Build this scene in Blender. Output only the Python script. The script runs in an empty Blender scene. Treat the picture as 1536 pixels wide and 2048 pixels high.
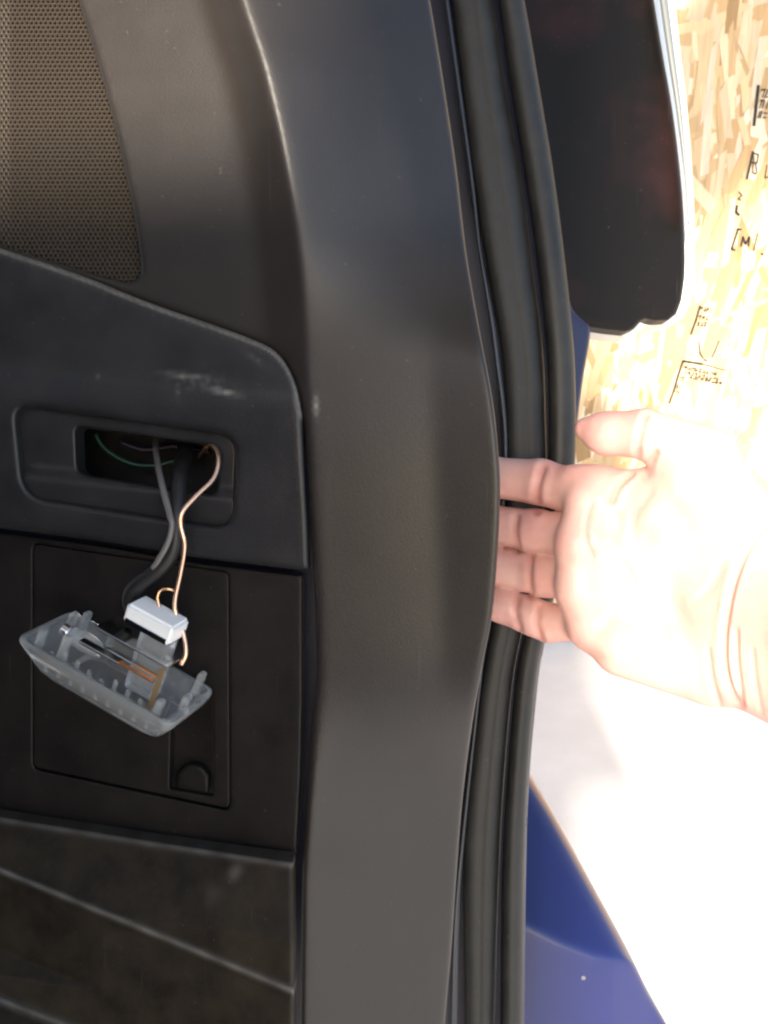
import bpy, bmesh, math, random
import numpy as np
from mathutils import Vector, Matrix
from mathutils.geometry import delaunay_2d_cdt

random.seed(7); rng = np.random.default_rng(7)
SC = bpy.context.scene
COL = SC.collection
R = math.radians

# ------------------------------------------------------------------ camera
CAM_Z = 0.85; PITCH = R(15.0); FPX = 1847.0          # focal length in photo pixels (1536 x 2048)
cam_d = bpy.data.cameras.new('camera'); cam = bpy.data.objects.new('camera', cam_d); COL.objects.link(cam)
cam.location = (0, 0, CAM_Z); cam.rotation_euler = (R(90) - PITCH, 0, 0)
cam_d.sensor_fit = 'VERTICAL'; cam_d.angle_y = 2 * math.atan(1024 / FPX)
cam_d.clip_start = 0.01; cam_d.clip_end = 500
cam_d.dof.use_dof = True; cam_d.dof.focus_distance = 0.40; cam_d.dof.aperture_fstop = 26.0
SC.camera = cam

# ------------------------------------------------------------------ sky, sun, exposure
SUN = Vector((-0.25, -0.95, 0.37)).normalized()       # towards the sun
world = bpy.data.worlds.new('World'); SC.world = world; world.use_nodes = True
wn = world.node_tree.nodes; wl = world.node_tree.links
sky = wn.new('ShaderNodeTexSky'); sky.sky_type = 'NISHITA'; sky.sun_disc = False
sky.sun_elevation = math.asin(SUN.z); sky.sun_rotation = math.atan2(SUN.x, SUN.y)
wl.new(sky.outputs[0], wn['Background'].inputs[0]); wn['Background'].inputs[1].default_value = 0.15
sun_d = bpy.data.lights.new('sun', 'SUN'); sun_d.energy = 4.3; sun_d.angle = R(3.4); sun_d.color = (1.0, 0.89, 0.74)
sun = bpy.data.objects.new('sun', sun_d); COL.objects.link(sun)
sun.rotation_euler = (-SUN).to_track_quat('-Z', 'Y').to_euler(); sun.location = (-2, -3, 4)
SC.view_settings.view_transform = 'Standard'; SC.view_settings.look = 'None'
SC.view_settings.gamma = 1.0; SC.view_settings.use_curve_mapping = False
SC.view_settings.exposure = 1.5
SC.render.filter_size = 2.3
SC.cycles.filter_width = 2.3
SC.cycles.use_denoising = True
SC.cycles.sample_clamp_indirect = 4.0

# ------------------------------------------------------------------ helpers
CAMP = np.array([0, 0, CAM_Z]); cp, sp = math.cos(PITCH), math.sin(PITCH)
FWD = np.array([0, cp, -sp]); UP = np.array([0, sp, cp]); RT = np.array([1.0, 0, 0])
def P(px, py, d):
    """point that stands d metres in front of the lens at a place measured in the photograph"""
    px = np.asarray(px, float); py = np.asarray(py, float); d = np.asarray(d, float)
    return CAMP + d[..., None]*FWD + ((px-768)/FPX*d)[..., None]*RT - ((py-1024)/FPX*d)[..., None]*UP
def P1(px, py, d): return Vector(P(px, py, d).tolist())

def tag(o, label=None, cat=None, group=None, kind=None):
    if label: o['label'] = label
    if cat: o['category'] = cat
    if group: o['group'] = group
    if kind: o['kind'] = kind
    return o
def empty(name, loc):
    o = bpy.data.objects.new(name, None); COL.objects.link(o); o.location = loc
    o.empty_display_size = 0.05
    return o
def link(name, verts, faces, mat, parent=None, smooth=True, colors=None):
    me = bpy.data.meshes.new(name)
    me.from_pydata([tuple(map(float, v)) for v in verts], [], [tuple(map(int, f)) for f in faces])
    me.validate(); me.update()
    if colors is not None:
        a = me.color_attributes.new('tint', 'FLOAT_COLOR', 'POINT')
        a.data.foreach_set('color', np.asarray(colors, np.float32).ravel())
    if smooth: me.polygons.foreach_set('use_smooth', [True]*len(me.polygons))
    if mat: me.materials.append(mat)
    o = bpy.data.objects.new(name, me); COL.objects.link(o)
    if parent is not None:
        o.parent = parent
        M = Matrix.Translation(parent.location)
        if parent.parent is not None: M = Matrix.Identity(4)
        o.matrix_parent_inverse = M.inverted()
    return o

def spline(pts, n=8):
    """catmull-rom through the points, any dimension"""
    p = np.asarray(pts, float); q = np.vstack([2*p[0]-p[1], p, 2*p[-1]-p[-2]]); out = []
    for i in range(1, len(q)-2):
        t = np.linspace(0, 1, n, endpoint=False)[:, None]
        a, b, c, d = q[i-1], q[i], q[i+1], q[i+2]
        out.append(0.5*((2*b)+(-a+c)*t+(2*a-5*b+4*c-d)*t**2+(-a+3*b-3*c+d)*t**3))
    out.append(q[-2][None]); return np.vstack(out)
def round_poly(c, r, n=6):
    c = np.asarray(c, float); out = []; N = len(c)
    rs = r if hasattr(r, '__len__') else [r]*N
    for i in range(N):
        a, b, d = c[i-1], c[i], c[(i+1) % N]
        u = (a-b)/np.linalg.norm(a-b); v = (d-b)/np.linalg.norm(d-b)
        s, e = b+u*rs[i], b+v*rs[i]
        for t in np.linspace(0, 1, n):
            out.append((1-t)**2*s+2*t*(1-t)*b+t*t*e)
    return np.array(out)
def resample(poly, step):
    out = []; N = len(poly)
    for i in range(N):
        a, b = poly[i], poly[(i+1) % N]; L = np.linalg.norm(b-a)
        if L < 1e-6: continue
        k = max(1, int(math.ceil(L/step)))
        for j in range(k): out.append(a+(b-a)*j/k)
    return np.array(out)
def inside(poly, pts):
    x, y = pts[:, 0], pts[:, 1]; r = np.zeros(len(pts), bool); N = len(poly)
    for i in range(N):
        x1, y1 = poly[i]; x2, y2 = poly[(i+1) % N]
        if y1 == y2: continue
        c = ((y1 > y) != (y2 > y)) & (x < (x2-x1)*(y-y1)/(y2-y1)+x1)
        r ^= c
    return r
def seg_dist(pts, loops, closed=True):
    d = np.full(len(pts), 1e9)
    for poly in loops:
        N = len(poly)
        for i in range(N if closed else N-1):
            a, b = poly[i], poly[(i+1) % N]; ab = b-a; L = ab@ab
            if L < 1e-9: continue
            t = np.clip(((pts-a)@ab)/L, 0, 1)
            d = np.minimum(d, np.hypot(*(pts-a-t[:, None]*ab).T))
    return d
def signed_area(p): return 0.5*np.sum(p[:, 0]*np.roll(p[:, 1], -1)-np.roll(p[:, 0], -1)*p[:, 1])

def panel(name, outline, depth, mat, parent, holes=(), edge=10, drop=0.002, step=9, skirt=0.006, tint=None):
    """moulded sheet: outline and holes measured in photo pixels, depth(px,py) in metres,
    every rim rolled back over `edge` pixels by `drop` metres and closed by a skirt"""
    loops = [resample(np.asarray(l, float), step) for l in [outline, *holes]]
    pts = [np.vstack(loops)]; lo = loops[0].min(0); hi = loops[0].max(0)
    for li, l in enumerate(loops):
        sgn = 1 if signed_area(l) > 0 else -1
        if li: sgn = -sgn
        t = np.roll(l, -1, 0)-np.roll(l, 1, 0); t /= np.linalg.norm(t, axis=1)[:, None]+1e-9
        nrm = np.stack([-t[:, 1], t[:, 0]], 1)*sgn
        for f in (0.12, 0.35, 0.65, 1.0):
            c = l+nrm*edge*f
            ok = inside(loops[0], c)
            for h in loops[1:]: ok &= ~inside(h, c)
            c = c[ok]
            dd = seg_dist(c, loops)
            pts.append(c[dd > edge*f*0.93])
    gx, gy = np.meshgrid(np.arange(lo[0], hi[0], step), np.arange(lo[1], hi[1], step))
    gx = gx+(np.arange(gx.shape[0]) % 2)[:, None]*step*0.5
    g = np.stack([gx.ravel(), gy.ravel()], 1); ok = inside(loops[0], g)
    for h in loops[1:]: ok &= ~inside(h, g)
    g = g[ok]; dd = seg_dist(g, loops); pts.append(g[dd > edge+step*0.5])
    allp = np.vstack(pts); edges = []; k = 0
    for l in loops:
        n = len(l); edges += [(k+i, k+(i+1) % n) for i in range(n)]; k += n
    v, e, f, ov, oe, of = delaunay_2d_cdt([Vector(p.tolist()) for p in allp], edges, [], 0, 1e-5)
    vv = np.array([tuple(a) for a in v]); tri = np.array([t for t in f if len(t) == 3])
    c = vv[tri].mean(1); ok = inside(loops[0], c)
    for h in loops[1:]: ok &= ~inside(h, c)
    tri = tri[ok]
    a = vv[tri]; ar = (a[:, 1, 0]-a[:, 0, 0])*(a[:, 2, 1]-a[:, 0, 1])-(a[:, 2, 0]-a[:, 0, 0])*(a[:, 1, 1]-a[:, 0, 1])
    tri[ar > 0] = tri[ar > 0][:, ::-1]                 # face the lens
    dist = seg_dist(vv, loops)
    q = np.clip(1-dist/edge, 0, 1)
    dep = depth(vv[:, 0], vv[:, 1])+drop*(1-np.sqrt(np.clip(1-q*q, 0, 1)))
    V = P(vv[:, 0], vv[:, 1], dep); verts = [V]; faces = [tuple(t) for t in tri]; n0 = len(V)
    cols = None if tint is None else [tint(vv[:, 0], vv[:, 1])]
    for li, l in enumerate(loops):
        dl = depth(l[:, 0], l[:, 1])+drop
        # skirt runs back square to the wall
        A = P(l[:, 0], l[:, 1], dl); B = A+FWD*skirt; n = len(l)
        verts += [A, B]
        for i in range(n):
            j = (i+1) % n; faces.append((n0+i, n0+j, n0+n+j, n0+n+i))
        n0 += 2*n
        if cols is not None:
            cc = tint(l[:, 0], l[:, 1]); cols += [cc, cc]
    return link(name, np.vstack(verts), faces, mat, parent, True, None if cols is None else np.vstack(cols))

def tube(name, pts, rad, mat, parent, n=12, sub=8, caps=True):
    """round bar along a smooth line of world points; rad in metres (one value or one per point)"""
    p = np.asarray(pts, float); r = np.full(len(p), rad) if np.isscalar(rad) else np.asarray(rad, float)
    s = spline(np.hstack([p, r[:, None]]), sub); c, rr = s[:, :3], s[:, 3]
    t = np.gradient(c, axis=0); t /= np.linalg.norm(t, axis=1)[:, None]
    ref = np.array([0.2, 1, 0.13]); V = []
    nv = np.cross(t[0], ref); nv /= np.linalg.norm(nv)
    for i in range(len(c)):
        nv = nv-t[i]*(nv@t[i]); nv /= np.linalg.norm(nv); b = np.cross(t[i], nv)
        for k in range(n):
            a = 2*math.pi*k/n; V.append(c[i]+rr[i]*(math.cos(a)*nv+math.sin(a)*b))
    F = []
    for i in range(len(c)-1):
        for k in range(n):
            F.append((i*n+k, i*n+(k+1) % n, (i+1)*n+(k+1) % n, (i+1)*n+k))
    if caps: F.append(tuple(range(n))[::-1]); F.append(tuple(range((len(c)-1)*n, len(c)*n)))
    return link(name, V, F, mat, parent)

def sweep(name, rows, section, mat, parent, sub=10):
    """closed section swept down the rows (py, left px, right px, depth); section = [(u 0..1, metres towards the lens)]"""
    s = spline(rows, sub); sec = np.asarray(section, float); m = len(sec); V = []
    for py, l, r, d in s:
        px = l+(r-l)*sec[:, 0]
        V.append(P(px, np.full(m, py), d-sec[:, 1]))
    V = np.vstack(V); F = []
    for i in range(len(s)-1):
        for k in range(m): F.append((i*m+k, i*m+(k+1) % m, (i+1)*m+(k+1) % m, (i+1)*m+k))
    F.append(tuple(range(m))[::-1]); F.append(tuple(range((len(s)-1)*m, len(s)*m)))
    o = link(name, V, F, mat, parent)
    bm = bmesh.new(); bm.from_mesh(o.data); bmesh.ops.recalc_face_normals(bm, faces=bm.faces); bm.to_mesh(o.data); bm.free()
    return o
def fix_normals(o):
    bm = bmesh.new(); bm.from_mesh(o.data); bmesh.ops.recalc_face_normals(bm, faces=bm.faces); bm.to_mesh(o.data); bm.free(); return o
def gauss(y, s):
    k = np.exp(-0.5*(np.arange(-int(3*s), int(3*s)+1)/s)**2); k /= k.sum()
    return np.convolve(np.pad(y, (len(k)//2,)*2, 'edge'), k, 'valid')
def curve1(xs, ys, blur, lo=-800, hi=2600):
    X = np.arange(lo, hi, 1.0); Y = gauss(np.interp(X, xs, ys), blur)
    return lambda v: np.interp(v, X, Y)

# ------------------------------------------------------------------ materials
def mat(name, color, rough=0.5, **kw):
    m = bpy.data.materials.new(name); m.use_nodes = True; b = m.node_tree.nodes['Principled BSDF']
    b.inputs['Base Color'].default_value = (*color, 1); b.inputs['Roughness'].default_value = rough
    for k, v in kw.items(): b.inputs[k].default_value = v
    return m
def nodes(m): return m.node_tree.nodes, m.node_tree.links, m.node_tree.nodes['Principled BSDF']
def grain(m, scale=1500, strength=0.2, dist=0.0004, detail=2.0):
    n, l, b = nodes(m); tc = n.new('ShaderNodeTexCoord')
    t = n.new('ShaderNodeTexNoise'); t.inputs['Scale'].default_value = scale; t.inputs['Detail'].default_value = detail
    l.new(tc.outputs['Object'], t.inputs['Vector'])
    bp = n.new('ShaderNodeBump'); bp.inputs['Strength'].default_value = strength; bp.inputs['Distance'].default_value = dist
    l.new(t.outputs['Fac'], bp.inputs['Height']); l.new(bp.outputs['Normal'], b.inputs['Normal']); return m
def mottle(m, c1, c2, scale=30, detail=5, lo=0.35, hi=0.7, dr=0.1):
    """slow unevenness of colour and gloss: dust and handling"""
    n, l, b = nodes(m); tc = n.new('ShaderNodeTexCoord')
    t = n.new('ShaderNodeTexNoise'); t.inputs['Scale'].default_value = scale; t.inputs['Detail'].default_value = detail
    t.inputs['Roughness'].default_value = 0.65; l.new(tc.outputs['Object'], t.inputs['Vector'])
    r = n.new('ShaderNodeValToRGB'); r.color_ramp.elements[0].position = lo; r.color_ramp.elements[1].position = hi
    r.color_ramp.elements[0].color = (*c1, 1); r.color_ramp.elements[1].color = (*c2, 1)
    l.new(t.outputs['Fac'], r.inputs['Fac'])
    ro = b.inputs['Roughness'].default_value
    mr = n.new('ShaderNodeMapRange'); mr.inputs['To Min'].default_value = ro-dr; mr.inputs['To Max'].default_value = ro+dr
    l.new(t.outputs['Fac'], mr.inputs['Value']); l.new(mr.outputs[0], b.inputs['Roughness'])
    at = n.new('ShaderNodeAttribute'); at.attribute_name = 'tint'
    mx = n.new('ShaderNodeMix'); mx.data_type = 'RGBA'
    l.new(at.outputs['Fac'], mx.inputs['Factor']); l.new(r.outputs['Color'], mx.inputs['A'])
    mx.inputs['B'].default_value = (0.22, 0.21, 0.19, 1)  # pale tint for real scuffs, dust and painted edge highlights
    # stray dust and fine scuffs
    d1 = n.new('ShaderNodeTexNoise'); d1.inputs['Scale'].default_value = 420; d1.inputs['Detail'].default_value = 3; l.new(tc.outputs['Object'], d1.inputs['Vector'])
    mp = n.new('ShaderNodeMapping'); mp.inputs['Rotation'].default_value = (.3, .5, .6); mp.inputs['Scale'].default_value = (900, 60, 18); l.new(tc.outputs['Object'], mp.inputs['Vector'])
    d2 = n.new('ShaderNodeTexNoise'); d2.inputs['Scale'].default_value = 1; d2.inputs['Detail'].default_value = 2; l.new(mp.outputs[0], d2.inputs['Vector'])
    r1 = n.new('ShaderNodeMapRange'); r1.inputs['From Min'].default_value = .70; r1.inputs['From Max'].default_value = .80; r1.inputs['To Max'].default_value = .30; l.new(d1.outputs['Fac'], r1.inputs['Value'])
    r2 = n.new('ShaderNodeMapRange'); r2.inputs['From Min'].default_value = .72; r2.inputs['From Max'].default_value = .82; r2.inputs['To Max'].default_value = .18; l.new(d2.outputs['Fac'], r2.inputs['Value'])
    sm = n.new('ShaderNodeMath'); sm.operation = 'ADD'; l.new(r1.outputs[0], sm.inputs[0]); l.new(r2.outputs[0], sm.inputs[1])
    my = n.new('ShaderNodeMix'); my.data_type = 'RGBA'; my.inputs['B'].default_value = (0.16, 0.15, 0.135, 1)
    l.new(sm.outputs[0], my.inputs['Factor']); l.new(mx.outputs['Result'], my.inputs['A']); l.new(my.outputs['Result'], b.inputs['Base Color'])
    return m

M_TAUPE = grain(mottle(mat('taupe_plastic', (0.04, 0.035, 0.03), 0.37, **{'Specular IOR Level': .44}), (0.0195, 0.0160, 0.0148), (0.0245, 0.0200, 0.0178), 25, dr=.04), 1400, 0.16)
M_CHAR = grain(mottle(mat('charcoal_plastic', (0.03, 0.03, 0.032), 0.38, **{'Specular IOR Level': .36}), (0.012, 0.012, 0.0135), (0.021, 0.020, 0.0215), 35), 1500, 0.3)
M_DARK = grain(mottle(mat('dark_plastic', (0.02, 0.018, 0.018), 0.5, **{'Specular IOR Level': .25}), (0.008, 0.0064, 0.006), (0.015, 0.0115, 0.010), 45), 1300, 0.3)
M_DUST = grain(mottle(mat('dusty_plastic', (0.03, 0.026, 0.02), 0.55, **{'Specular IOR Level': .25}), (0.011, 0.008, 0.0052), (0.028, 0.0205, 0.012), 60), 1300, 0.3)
M_MESH = grain(mat('grille_cloth', (0.042, 0.032, 0.023), 0.6), 3000, 0.3)
M_BLACK = mat('cavity_black', (0.006, 0.006, 0.007), 0.8)
M_RUB = grain(mottle(mat('seal_rubber', (0.03, 0.03, 0.03), 0.52, **{'Specular IOR Level': .35}), (0.014, 0.014, 0.014), (0.024, 0.023, 0.022), 80), 2500, 0.15)
M_SATIN = mat('satin_dark_edge', (0.02, 0.022, 0.03), 0.35)
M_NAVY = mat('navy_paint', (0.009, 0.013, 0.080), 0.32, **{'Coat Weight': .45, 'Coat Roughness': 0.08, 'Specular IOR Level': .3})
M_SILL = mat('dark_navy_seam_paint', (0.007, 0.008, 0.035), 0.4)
M_LAMPBLK = mottle(mat('smoked_red_plastic', (0.012, 0.006, 0.006), 0.45, **{'Specular IOR Level': .12}), (0.007, 0.006, 0.0055), (0.026, 0.011, 0.011), 14, 3, 0.45, 0.75)  # red mottle also stands in for faint reflections
M_RIM = mat('clear_lens_edge', (0.82, 0.84, 0.86), 0.12, **{'Coat Weight': 0.6})
M_CONC = mottle(mat('pale_concrete', (0.6, 0.6, 0.58), 0.85), (0.76, 0.76, 0.75), (0.84, 0.84, 0.83), 6)
M_INK = mat('stamp_ink', (0.012, 0.012, 0.014), 0.8)

# ================================================================== THE SETTING
def box(name, x0, x1, y0, y1, z0, z1, m, parent=None):
    v = [(x, y, z) for x in (x0, x1) for y in (y0, y1) for z in (z0, z1)]
    f = [(0, 1, 3, 2), (4, 6, 7, 5), (0, 4, 5, 1), (2, 3, 7, 6), (0, 2, 6, 4), (1, 5, 7, 3)]
    return link(name, v, f, m, parent, False)
g = link('ground', [(-60, -60, 0), (60, -60, 0), (60, 60, 0), (-60, 60, 0)], [(0, 1, 2, 3)], M_CONC, None, False)
tag(g, 'pale sunlit concrete ground beneath the car and the wall', 'ground', kind='structure')

# ---- strand board wall behind the car
WALL_Y = 2.0
wall = empty('strand_board_wall', (1.0, WALL_Y, 0))
tag(wall, 'sunlit oriented strand board wall with black printed stamps, behind the hand', 'wall')
M_OSB = grain(mat('strand_board_core', (0.50, 0.36, 0.19), 0.8), 300, 0.4, 0.001)
M_FLAKE = mat('wood_strand', (0.6, 0.43, 0.24), 0.75)
n_, l_, b_ = nodes(M_FLAKE)
at = n_.new('ShaderNodeAttribute'); at.attribute_name = 'tint'
tx = n_.new('ShaderNodeTexCoord'); mp = n_.new('ShaderNodeMapping'); mp.inputs['Scale'].default_value = (260, 260, 14)
ns = n_.new('ShaderNodeTexNoise'); ns.inputs['Scale'].default_value = 1.0; ns.inputs['Detail'].default_value = 4
l_.new(tx.outputs['Object'], mp.inputs['Vector']); l_.new(mp.outputs[0], ns.inputs['Vector'])
mr = n_.new('ShaderNodeMapRange'); mr.inputs['To Min'].default_value = 0.72; mr.inputs['To Max'].default_value = 1.18
l_.new(ns.outputs['Fac'], mr.inputs['Value'])
mx = n_.new('ShaderNodeVectorMath'); mx.operation = 'SCALE'
l_.new(at.outputs['Color'], mx.inputs[0]); l_.new(mr.outputs[0], mx.inputs['Scale']); l_.new(mx.outputs[0], b_.inputs['Base Color'])
WX0, WX1, WZ1 = -0.9, 3.0, 2.44
box('core_board', WX0, WX1, WALL_Y, WALL_Y+0.012, 0.005, WZ1, M_OSB, wall)
def flakes():
    V, F, C = [], [], []
    pal = np.array([[.64, .48, .28], [.72, .58, .38], [.52, .35, .17], [.78, .67, .50], [.58, .41, .21], [.42, .27, .12], [.68, .52, .30]])
    wts = np.array([.22, .2, .15, .13, .15, .05, .10])
    for i in range(11000):
        L = rng.uniform(0.07, 0.19); w = rng.uniform(0.010, 0.034)
        a = rng.normal(0.08, 0.22) if rng.random() < .85 else rng.uniform(-1.5, 1.5)
        cx, cz = rng.uniform(WX0+.08, WX1-.08), rng.uniform(0.06, WZ1-.09)
        ux, uz = math.sin(a), math.cos(a); vx, vz = uz, -ux
        h = 0.0008+rng.random()*0.0016; k = len(V); col = pal[rng.choice(7, p=wts)]*np.array([.82, .78, .78])*rng.uniform(.82, 1.15)
        pts = [(-.5, -.5+rng.uniform(0, .35)), (-.5+rng.uniform(.02, .12), .5), (rng.uniform(-.1, .2), .5-rng.uniform(0, .12)), (.5, .5-rng.uniform(0, .45)), (.5-rng.uniform(.02, .15), -.5), (rng.uniform(-.2, .1), -.5+rng.uniform(0, .12))]
        tl = rng.uniform(-.0005, .0005)
        for s, t in pts:
            V.append((cx+ux*s*L+vx*t*w, WALL_Y-h-tl*s, cz+uz*s*L+vz*t*w)); C.append((*col, 1))
        F.append(tuple(range(k, k+6))[::1])
        for s, t in pts:
            V.append((cx+ux*s*L*1.004+vx*t*w*1.03, WALL_Y+0.001, cz+uz*s*L*1.004+vz*t*w*1.03)); C.append((*col*.9, 1))
        for j in range(6):
            jj = (j+1) % 6; F.append((k+j, k+6+j, k+6+jj, k+jj))
    return V, F, C
V, F, C = flakes()
o = link('wood_strands', V, F, M_FLAKE, wall, False, C); o['kind'] = 'stuff'
def on_wall(px, py, out=0.0042):
    """where the sight line through a photo point meets the wall plane"""
    px, py = np.asarray(px, float), np.asarray(py, float)
    d = FWD+((px-768)/FPX)[..., None]*RT-((py-1024)/FPX)[..., None]*UP
    t = (WALL_Y-out)/d[..., 1]
    return CAMP+t[..., None]*d
def stamp(strokes, w=0.0018):
    """printed ink lines on the board; strokes are polylines in photo pixels (, width)"""
    V, F = [], []
    for s in strokes:
        ww = w*1.3
        if isinstance(s, tuple): s, ww = s
        p = on_wall(*np.asarray(s, float).T)
        for a, b in zip(p[:-1], p[1:]):
            t = b-a; t /= np.linalg.norm(t)+1e-9; nn = np.array([t[2], 0, -t[0]])*ww*.5; a2, b2 = a-t*ww*.3, b+t*ww*.3; k = len(V)
            fr = [a2+nn, b2+nn, b2-nn, a2-nn]; V += fr+[q+np.array([0, .0003, 0]) for q in fr]
            F += [(k, k+1, k+2, k+3), (k, k+4, k+5, k+1), (k+1, k+5, k+6, k+2), (k+2, k+6, k+7, k+3), (k+3, k+7, k+4, k)]
    return link('printed_stamp', V, F, M_INK, wall, False)
def scribble(x, y, w, h, n, slant=-0.25, tilt=0.08):
    """a row of worn, unreadable print"""
    out = []
    for i in range(n):
        x0 = x+w*i/n; y0 = y+(x0-x)*tilt; cw = w/n*.7
        for j in range(random.choice((2, 2, 3))):
            a = random.random(); b = random.random()
            if random.random() < .5: out.append([(x0+cw*a+slant*-h*.2, y0), (x0+cw*a+slant*h, y0+h)])
            else: out.append([(x0+slant*h*b, y0+h*b), (x0+cw+slant*h*b, y0+h*b)])
    return out
stamp([([(1517, 172), (1512, 215), (1508, 250)], .006)]+scribble(1523, 178, 20, 16, 2)+scribble(1521, 200, 22, 16, 2)+scribble(1519, 222, 20, 14, 2))
stamp([([(1506, 304), (1500, 330), (1494, 357)], .0045), [(1505, 306), (1517, 309), (1514, 326), (1502, 325)], [(1508, 312), (1505, 345), (1513, 348)], [(1511, 327), (1514, 345)], [(1534, 330), (1530, 356), (1540, 352)]])
stamp([[(1478, 384), (1484, 391), (1476, 398), (1482, 400)], ([(1474, 412), (1472, 424), (1478, 430)], .005)])
stamp([([(1476, 458), (1470, 478), (1463, 498)], .0045), [(1476, 458), (1482, 459)], [(1463, 498), (1470, 500)],
       ([(1482, 492), (1486, 474), (1491, 488), (1499, 474), (1497, 492)], .0042), ([(1516, 466), (1511, 485), (1507, 503)], .003), [(1523, 507), (1526, 509)]], .003)
stamp([([(1400, 612), (1392, 640), (1382, 668)], .005)]+scribble(1402, 614, 26, 9, 4)+scribble(1399, 629, 22, 9, 3)+scribble(1396, 644, 20, 8, 3))
stamp([[(1398, 684), (1400, 706), (1406, 716)], [(1438, 682), (1430, 702), (1424, 714)], [(1408, 719), (1414, 721)]], .0026)
stamp([([(1366, 722), (1356, 752), (1348, 780), (1339, 806)], .005), ([(1366, 722), (1404, 728)], .005), [(1404, 728), (1452, 741)]]+scribble(1370, 732, 66, 7, 9, tilt=.2)+scribble(1368, 742, 74, 6, 10, tilt=.2)+scribble(1380, 752, 66, 5, 9, tilt=.2)+scribble(1360, 752, 12, 12, 1)+scribble(1355, 768, 12, 11, 1)+scribble(1351, 783, 10, 10, 1))

# ================================================================== THE CAR
car = empty('car', (0.1, 0.6, 0))
tag(car, 'dark blue car seen at its open rear corner, charcoal trim and rubber door seals', 'car')

Wd = lambda px: 0.446-0.00007*np.asarray(px, float)
ridge_x = curve1([-450, -120, 0, 130, 260, 400, 500, 640, 800, 950, 1100, 1350, 1500, 1750, 2048, 2300],
                 [350, 452, 487, 530, 561, 588, 602, 612, 618, 624, 632, 640, 628, 608, 602, 600], 25)
step_h = curve1([-300, 0, 400, 700, 900, 2300], [.0075, .007, .0055, .006, .010, .012], 60)
lean = curve1([-300, 0, 300, 600, 900, 1430, 2048, 2300], [-.047, -.040, -.032, -.024, -.018, -.004, .004, .006], 60)
_S = np.arange(-900, 900, 1.0)
_prof = gauss(np.interp(_S, [-900, -74, -10, 10, 900], [0, 0, 1, 1, 1]), 17)
_right = gauss(np.interp(_S, [-900, 0, 30, 250, 900], [0, 0, .0012, .012, .075]), 16)
turn = curve1([-300, 0, 450, 680, 1380, 1540, 2300], [1.3, 1.2, .9, -.6, -.6, .9, 1.0], 45)
def d_pillar(px, py):
    s = px-ridge_x(py)
    base = Wd(np.minimum(px, ridge_x(py)))
    return base-step_h(py)*np.interp(s, _S, _prof)+np.interp(s, _S, _right)*turn(py)+lean(py)
LINE = [(-520, 315), (-160, 440), (0, 498), (150, 548), (300, 608), (430, 653), (510, 683), (548, 703), (576, 733), (594, 775), (606, 830)]
edge_r = spline([(780, -420), (838, -120), (860, 0), (885, 150), (912, 330), (932, 500), (957, 650), (985, 800), (998, 920), (1000, 1000), (995, 1110), (984, 1230), (965, 1330), (944, 1450), (925, 1600), (913, 1750), (903, 1900), (890, 2048), (882, 2170)], 5)
left_b = [(600, 2170), (600, 2048), (602, 1900), (604, 1750), (618, 1500), (634, 1350), (630, 1200), (622, 1060), (614, 930)]
outl = np.vstack([[(-520, -420)], edge_r, left_b, spline(LINE[::-1], 4)])
grille = np.vstack([[(-110, -390), (40, -390), (128, -100)], spline([(155, 0), (190, 110), (222, 225), (250, 345), (270, 445), (281, 520)], 4), [(282, 545), (272, 561), (250, 565)], spline([(215, 556), (120, 528), (40, 503), (0, 492)], 4), [(-110, 460)]])
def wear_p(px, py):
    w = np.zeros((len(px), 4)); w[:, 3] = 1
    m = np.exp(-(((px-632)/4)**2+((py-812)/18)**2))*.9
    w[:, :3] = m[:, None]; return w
panel('pillar_trim', outl, d_pillar, M_TAUPE, car, [grille], edge=11, drop=.0018, step=8, skirt=.008, tint=wear_p)
pt = bpy.data.objects['pillar_trim']

# speaker grille: pierced cloth sheet set into the upper trim
def pierced():
    V, F = [], []; px0, py0 = 9.4, 8.6; r = 0
    y = -400.0
    while y < 580:
        x = -115.0+(px0*.5 if r % 2 else 0)
        while x < 300:
            V_c = np.array([[x, y]]); x += px0
            xx = V_c[0, 0]; lim = np.interp(y, [-390, -100, 0, 110, 225, 345, 445, 520, 600], [48, 137, 165, 200, 232, 260, 282, 296, 300])
            if xx > lim or y > 505+0.28*max(xx, 0)+8: continue
            a, b = px0*.5, py0*.5; ha, hb = px0*.24, py0*.27
            out = [(-a, -b), (0, -b), (a, -b), (a, 0), (a, b), (0, b), (-a, b), (-a, 0)]
            inn = [(-ha*.7, -hb*.7), (0, -hb), (ha*.7, -hb*.7), (ha, 0), (ha*.7, hb*.7), (0, hb), (-ha*.7, hb*.7), (-ha, 0)]
            k = len(V)
            for j, (u, v) in enumerate(out): V.append((xx+u, y+v, .0005 if j in (1, 5) else 0.0))
            for u, v in inn: V.append((xx+u, y+v, .0008))
            for u, v in inn: V.append((xx+u, y+v, .0022))
            for ring in (0, 8):
                for j in range(8):
                    jj = (j+1) % 8; F.append((k+ring+j, k+ring+jj, k+ring+8+jj, k+ring+8+j)[::-1])
        y += py0; r += 1
    V = np.array(V); dd = d_pillar(V[:, 0], V[:, 1])+.0035+V[:, 2]+np.clip(22-V[:, 0], 0, 200)**1.3*.00006
    return P(V[:, 0], V[:, 1], dd), F
V, F = pierced()
sg = link('speaker_grille', V, F, M_MESH, pt, False); sg['kind'] = 'stuff'
panel('grille_backing', [(-115, -400), (60, -400), (150, -110), (300, 520), (300, 590), (-115, 500)], lambda x, y: d_pillar(x, y)+.010, M_BLACK, pt, edge=4, step=30, skirt=.002)

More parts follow.
